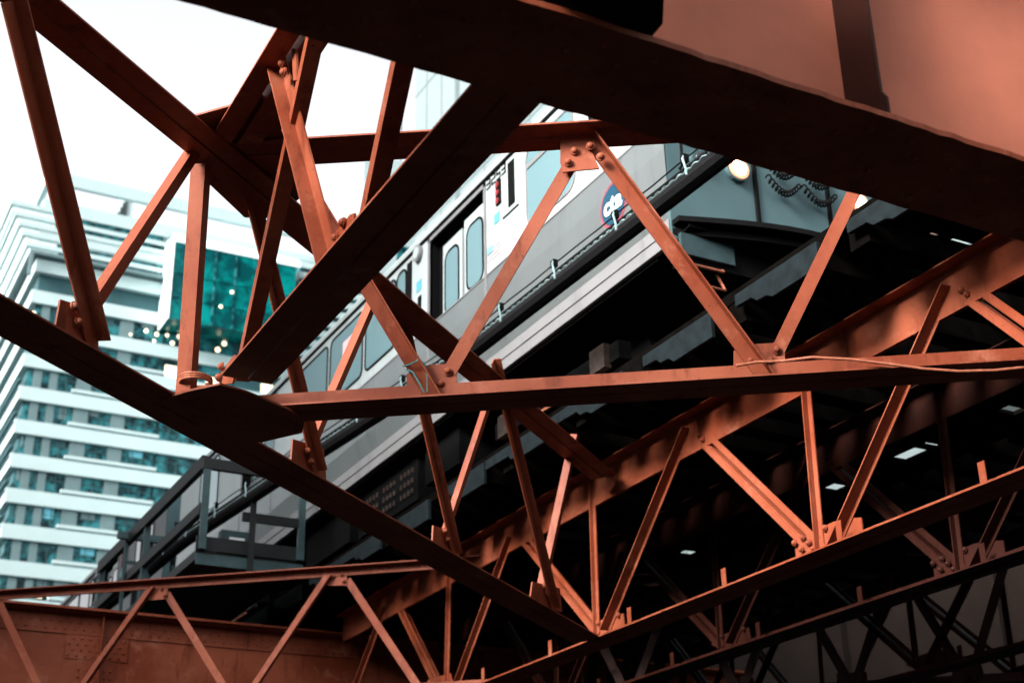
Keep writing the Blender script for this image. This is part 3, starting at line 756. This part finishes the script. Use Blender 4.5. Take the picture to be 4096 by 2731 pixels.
MB().box((a0.x, 20.96, a0.z - .05), (a1.x, 21.04, a0.z + .05)).build('cross_arm', 'teal_paint', sm)
for x in (a0.x + .16, a0.x + .40, a0.x + .52): MB().box((x - .025, 21.045, 5.2), (x + .025, 21.09, a0.z + .02)).build('post', 'teal_paint', sm)
MB().box((a0.x + .16, 21.05, a0.z - .4), (a0.x + .42, 21.08, a0.z - .35)).build('brace', 'teal_paint', sm)

# ------------------------------------------------------------------ loose wires on the near steel
w = [T3.L(x, y) + T3.nl * (.10 if x < 1850 else .16) for x, y in ((1690, 856), (1735, 848), (1790, 846), (1860, 847), (1950, 852), (2030, 862), (2110, 873), (2190, 879), (2270, 877), (2352, 869), (2420, 858))]
sp = []
for a, b in zip(w, w[1:]): sp += [a.lerp(b, t / 6) for t in range(6)]
tag(MB().tube(sp + [w[-1]], .0085, 8).build('loose_cable', 'copper'), 'thin pinkish cable sagging along the level bar at the right edge', 'cable')
w = [T3.L(x, y) + T3.nl * o for x, y, o in ((930, 850, .06), (948, 853, .10), (965, 845, .10), (968, 832, .10), (972, 842, .10), (984, 855, .10), (988, 880, .09), (987, 912, .08), (980, 914, .09), (970, 895, .10), (955, 870, .10), (938, 858, .06))]
tag(MB().tube(w, .0045, 6).build('tie_wire', 'teal_wire'), 'thin teal wire looped round the diagonal at the middle gusset plate', 'wire')
w = []
for i in range(60):
    t = i / 20 * 2 * math.pi; c = T1.L(450, 868 + i * .25); d1 = (T1.lo[1] - T1.lo[0]).normalized()
    w.append(c + d1 * .10 * math.cos(t) + T1.nl * (.085 * math.sin(t)))
tag(MB().tube(w, .008, 6).build('wire_wrap', 'copper'), 'rusty wire wound round the foot of the orange post', 'wire')

# ------------------------------------------------------------------ city
# main tower: front faces -Y at YB, its flank faces -X
YB = 140.
B = thing('office_tower', V((34, 170, 0)), 'tall white banded office tower filling the left side of the view', 'building')
XB0, XB1 = 20.3, 95.
MB().box((XB0 + .6, YB + .6, 0), (XB1, YB + 60, 70.4)).build('core', 'groove', B)
lit = {(5, 5)}
for k in range(-4, 16):
    zt = 61.0 - 3.56 * (k - 2)
    if zt < 0: continue
    m = MB().box((XB0, YB, zt - 1.42), (XB1, YB + .59, zt - .0)); m.build('floor_band', 'white', B)
    MB().box((XB0, YB + .595, zt - 1.42), (XB0 + .59, YB + 60, zt)).build('side_band', 'white', B) if zt > 20 else None
    if zt < 62 and zt > 25:
        m = MB().box((25.4, YB - .06, zt + .16), (34.6, YB + .3, zt + .50)); m.build('ledge', 'white', B)
        MB().box((25.4, YB - .02, zt + .004), (34.6, YB + .3, zt + .158)).build('ledge_shadow_gap', 'groove', B)
# windows of the lower, readable floors: each window and each grey panel between them
cols = [(20.9, 21.55, 0), (21.55, 22.35, 1), (22.35, 23.15, 0), (23.15, 23.9, 1), (23.9, 25.8, 0), (25.8, 27.3, 1), (27.3, 29.6, 0), (29.6, 31.0, 1), (31.0, 34.3, 0), (34.6, 42., 0)]
for k in range(1, 10):
    zt = 61.0 - 3.56 * (k - 2); z0 = zt + .001; z1 = zt + 3.56 - 1.42 - .001
    for (a, b, kind) in cols:
        if kind: MB().box((a, YB + .22, z0), (b, YB + .59, z1)).build('wall_panel', 'grey_panel', B)
        else:
            wn = MB().box((a + .03, YB + .40, z0), (b - .03, YB + .55, z1)).build('window', 'city_glass', B)
            if random.random() < .55:
                bl = MB(); w0 = a + .1 + random.uniform(0, .3) * (b - a); hh = random.uniform(.35, 1.5)
                bl.box((w0, YB + .375, z1 - hh), (min(b - .05, w0 + random.uniform(.3, .6) * (b - a)), YB + .399, z1 - .01)); bl.build('blind', random.choice(('grey_panel', 'groove', 'blue_ink', 'groove')), wn)
            if b - a > 1.5 and k > 2:
                mm = MB(); nb = max(1, round((b - a) / 1.1))
                for j in range(1, nb): mm.box((a + (b - a) * j / nb - .04, YB + .34, z0), (a + (b - a) * j / nb + .04, YB + .40, z1))
                mm.box((a + .03, YB + .35, zt + 1.35), (b - .03, YB + .40, zt + 1.42)); mm.build('mullion', 'groove', wn)
# flank stripes
for k in range(3, 16):
    zt = 61.0 - 3.56 * (k - 2) + 1.3
    MB().box((XB0 - .14, YB + .4, zt - .62), (XB0 + .3, YB + 60, zt - .32)).build('side_window_strip', 'groove', B)
    MB().box((XB0 - .14, YB + .4, zt - 1.62), (XB0 + .3, YB + 60, zt - 1.45)).build('side_window_strip', 'groove', B)
# lamps seen through the windows
def bulb(x, y, r=.30):
    p = ony(x, y, YB + .15); MB().dome(p, (0, -1, 0), r * .6, r * .4, 10).build('lit_lamp', 'warm_bulb', B)
for x, y, r in ((336, 760, .34), (360, 768, .34), (384, 770, .3), (354, 783, .26), (396, 788, .34), (411, 773, .34), (300, 768, .2), (515, 789, .42), (500, 803, .45), (410, 1097, .36), (760, 690, .25), (745, 702, .2), (100, 605, .28), (296, 650, .3), (170, 593, .3), (231, 607, .3), (78, 719, .3)): bulb(x, y, r)
def litpane(x0, y0, x1, y1):
    a = ony(x0, y0, YB + .3); b = ony(x1, y1, YB + .3)
    MB().box((min(a.x, b.x), YB + .24, min(a.z, b.z)), (max(a.x, b.x), YB + .38, max(a.z, b.z))).build('lit_window', 'warm_room', B)
for q in ((380, 838, 405, 874), (408, 845, 428, 880), (475, 865, 500, 895), (600, 880, 625, 915)): litpane(*q)
for q in ((85, 1295, 112, 1302), (128, 1297, 152, 1307), (30, 1288, 42, 1294), (125, 1315, 140, 1322), (75, 1366, 95, 1373), (110, 1368, 160, 1380), (206, 1372, 225, 1390)): litpane(*q)
# dark loggia floor and the stepped floors above it
MB().box((19.5, YB - .7, 71.9), (33.5, YB + 20, 72.25)).build('roof_slab', 'grey_panel', B)
MB().box((19.55, YB - .7, 69.4), (19.9, YB - .3, 71.89)).build('loggia_post', 'grey_panel', B)
MB().box((20.9, YB + .3, 70.45), (33.5, YB + 20, 71.89)).build('loggia_wall', 'city_glass', B)
for k, (zt, xl) in enumerate(((73.35, 19.1), (74.5, 18.6), (75.55, 18.1), (76.6, 17.6), (77.75, 17.0))):
    MB().box((xl, YB - .1, zt - .50), (33.4 + .1 * k, YB + 20, zt)).build('upper_band', 'white', B)
    MB().box((xl + .35, YB + .1, zt - 1.1), (22.4 - .2 * k, YB + 18, zt - .501)).build('upper_wall', 'pale_white', B)
    MB().box((22.4 - .2 * k, YB + .05, zt - 1.1), (33.2, YB + 18, zt - .501)).build('upper_window', 'city_glass', B)
# flanking wing steps on the left edge

G = thing('glass_block', V((41, 145, 66)), 'teal green glass block on the tower with a white parapet', 'building')
GY = 136.5; gs = GY / 140.
gx0, gx1, gz0, gz1 = 34.55 * gs, 48.6 * gs, 1.5 + 66.3 * gs, 1.5 + 75.5 * gs
MB().box((gx0 + .02, GY + .1, gz0), (gx1, 139.8, gz1)).build('glass_front', 'box_glass', G)
MB().box((gx0 - .12, GY + .02, gz0), (gx0 + .015, 150, gz1)).build('side_wall', 'pale_white', G)
MB().box((gx0 - .14, GY - .04, gz1 + .002), (gx1 + .2, 150, gz1 + 1.0)).build('parapet', 'pale_white', G)
for k in range(1, 6):
    x = gx0 + (gx1 - gx0) * k / 6
    MB().box((x - .10, GY - .05, gz0), (x + .10, GY + .099, gz1)).build('mullion', 'city_glass', G)
for z in (gz0 + 2.5, gz0 + 5.3): MB().box((gx0 + .05, GY - .01, z), (gx1, GY + .099, z + .28)).build('spandrel', 'box_glass', G)
for x, y in ((533, 671), (507, 704)): MB().dome(ony(x, y, GY - .05), (0, -1, 0), .17, .12).build('lit_lamp', 'warm_bulb', G)
# banded wing right of the glass block
W = thing('office_wing', V((70, 150, 0)), 'white striped office wing right of the green glass block', 'building')
MB().box((48.4, YB + .5 - 2.0, 62), (110, YB + .58, 77.2)).build('wall', 'city_glass', W)
for k in range(10):
    zt = 76.9 - k * 1.35
    MB().box((48.4, YB - 1.9, zt - .75), (110, YB - 1.501, zt)).build('floor_band', 'white', W)

# pale panelled tower behind the train
P = thing('panel_tower', V((60, 80, 0)), 'pale panelled tower standing behind the train roof', 'building')
MB().box((45, 40, 0), (70, 99.6, 130)).build('wall', 'tower_panel', P)
m = MB()
for y in (97.2, 94.2, 91.2, 86.4, 83.0, 79.0, 75.0, 71.0, 67.0, 63.0, 58.0):
    m.box((44.97, y - .05, 0), (45 - .001, y + .05, 130))
for z in (54, 60.5, 67.6, 74.6, 81.5): m.box((44.965, 40, z - .06), (44.999, 99.6, z + .06))
m.build('panel_joint', 'joint', P)
MB().box((44.94, 90.8, 0), (44.96, 91.5, 130)).build('pilaster', 'joint', P)
Q = thing('stone_office', V((38, 112, 0)), 'blue grey office block half hidden between the tower and the lattice brace', 'building')
qa = ony(838, 350, 108.)
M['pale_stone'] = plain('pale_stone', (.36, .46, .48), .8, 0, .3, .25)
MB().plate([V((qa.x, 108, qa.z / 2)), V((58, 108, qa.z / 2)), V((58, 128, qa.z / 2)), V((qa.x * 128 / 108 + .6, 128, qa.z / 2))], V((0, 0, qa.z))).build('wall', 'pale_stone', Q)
for k in range(8):
    for j in range(5):
        x = qa.x + .8 + j * 2.6; z = qa.z - 2.2 - k * 3.4
        MB().box((x, 107.95, z - 1.9), (x + 1.3, 107.995, z)).build('window', 'city_glass', Q)
MB().cyl((ony(922, 250, 112).x, 112, qa.z - 2), (ony(922, 250, 112).x, 112, ony(922, 250, 112).z), .10, 8).build('antenna', 'joint', Q)
# faint gabled tower far behind
F = thing('gabled_tower', V((60, 320, 0)), 'very pale tower with a pointed roof, faint above the white building', 'building')
pk = ony(285, 437, 320); la = ony(243, 512, 320); ra = ony(420, 545, 320)
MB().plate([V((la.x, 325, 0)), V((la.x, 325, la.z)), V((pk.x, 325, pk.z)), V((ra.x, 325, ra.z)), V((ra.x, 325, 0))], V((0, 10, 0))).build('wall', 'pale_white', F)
m = MB()
for k in range(6):
    t = .15 + k * .15
    a = pk.lerp(la, t); m.box((a.x + 1, 319.6, a.z - 6), (a.x + 1.8, 319.99, a.z - .5))
m.build('roof_fin', 'joint', F)

# wall beyond the far track
BW = thing('beige_building', V((17, 20, 0)), 'low beige building beyond the tracks, glimpsed through the black girders at lower right', 'building')
MB().box((17, -6, 0), (24, 60, 8.4)).build('wall', 'beige', BW)
m = MB()
for y in (12.0, 15.6, 19.2, 22.8, 26.4): m.box((16.85, y, 0), (16.999, y + .5, 8.3))
m.build('pilaster', 'beige', BW)

# ------------------------------------------------------------------ unseen buildings added behind and beside the camera to block light
def block(name, a, b, mat, label):
    t = thing(name, V(((a[0] + b[0]) / 2, (a[1] + b[1]) / 2, 0)), label, 'building')
    MB().box(a, b).build('wall', mat, t)
    m = MB()
    for k in range(int(b[2] // 4)):
        z = 3.2 + k * 4
        if abs(b[0] - a[0]) > abs(b[1] - a[1]):
            yy = b[1] if b[1] < 0 else a[1]
            m.box((a[0] + 1, yy - .05, z), (b[0] - 1, yy + .05, z + 1.7))
        else:
            xx = b[0] if b[0] < 0 else a[0]
            m.box((xx - .05, a[1] + 1, z), (xx + .05, b[1] - 1, z + 1.7))
    m.build('window_band', 'city_glass', t)
M['blocker_wall'] = plain('blocker_wall', (.06, .05, .045), .9, 0, .3, .3)
block('blocking_building', (-70, -60, 0), (70, -34, 16), 'blocker_wall', 'dark building added unseen behind the camera to block sky light')
block('blocking_building', (-48, -8, 0), (-24, 5.5, 16), 'blocker_wall', 'dark building added unseen on the left to block low light')
block('blocking_building', (-50, 7, 0), (-23.5, 120, 52), 'blocker_wall', 'tall dark building added unseen on the left to shade the rear of the train')
block('blocking_building', (44, -40, 0), (60, 38, 60), 'blocker_wall', 'dark building added unseen far to the right to block sky light')

# ------------------------------------------------------------------ light
wd = bpy.data.worlds.new('World'); SC.world = wd; wd.use_nodes = True
nt = wd.node_tree; bg = nt.nodes['Background']
sky = nt.nodes.new('ShaderNodeTexSky'); sky.sky_type = 'NISHITA'; sky.sun_disc = False
SUN_EL, SUN_AZ = math.radians(27), math.radians(257)       # azimuth from +Y toward +X: light from the left and behind
sky.sun_elevation = SUN_EL; sky.sun_rotation = SUN_AZ
sky.air_density = 1.0; sky.dust_density = 4.0; sky.ozone_density = 1.0
hs = nt.nodes.new('ShaderNodeHueSaturation'); hs.inputs['Saturation'].default_value = .12
nt.links.new(sky.outputs[0], hs.inputs['Color']); nt.links.new(hs.outputs[0], bg.inputs['Color'])
bg.inputs['Strength'].default_value = .15
sl = bpy.data.lights.new('sun', 'SUN'); sl.energy = 3.0; sl.angle = math.radians(18); sl.color = (1, .95, .88)
so = bpy.data.objects.new('sun', sl); COL.objects.link(so)
sd = V((math.sin(SUN_AZ) * math.cos(SUN_EL), math.cos(SUN_AZ) * math.cos(SUN_EL), math.sin(SUN_EL)))
so.rotation_euler = sd.to_track_quat('Z', 'Y').to_euler()
SC.view_settings.view_transform = 'Standard'; SC.view_settings.look = 'None'
SC.view_settings.exposure = 1.68; SC.view_settings.gamma = 1
SC.render.engine = 'CYCLES'; SC.cycles.max_bounces = 6; SC.cycles.use_denoising = True
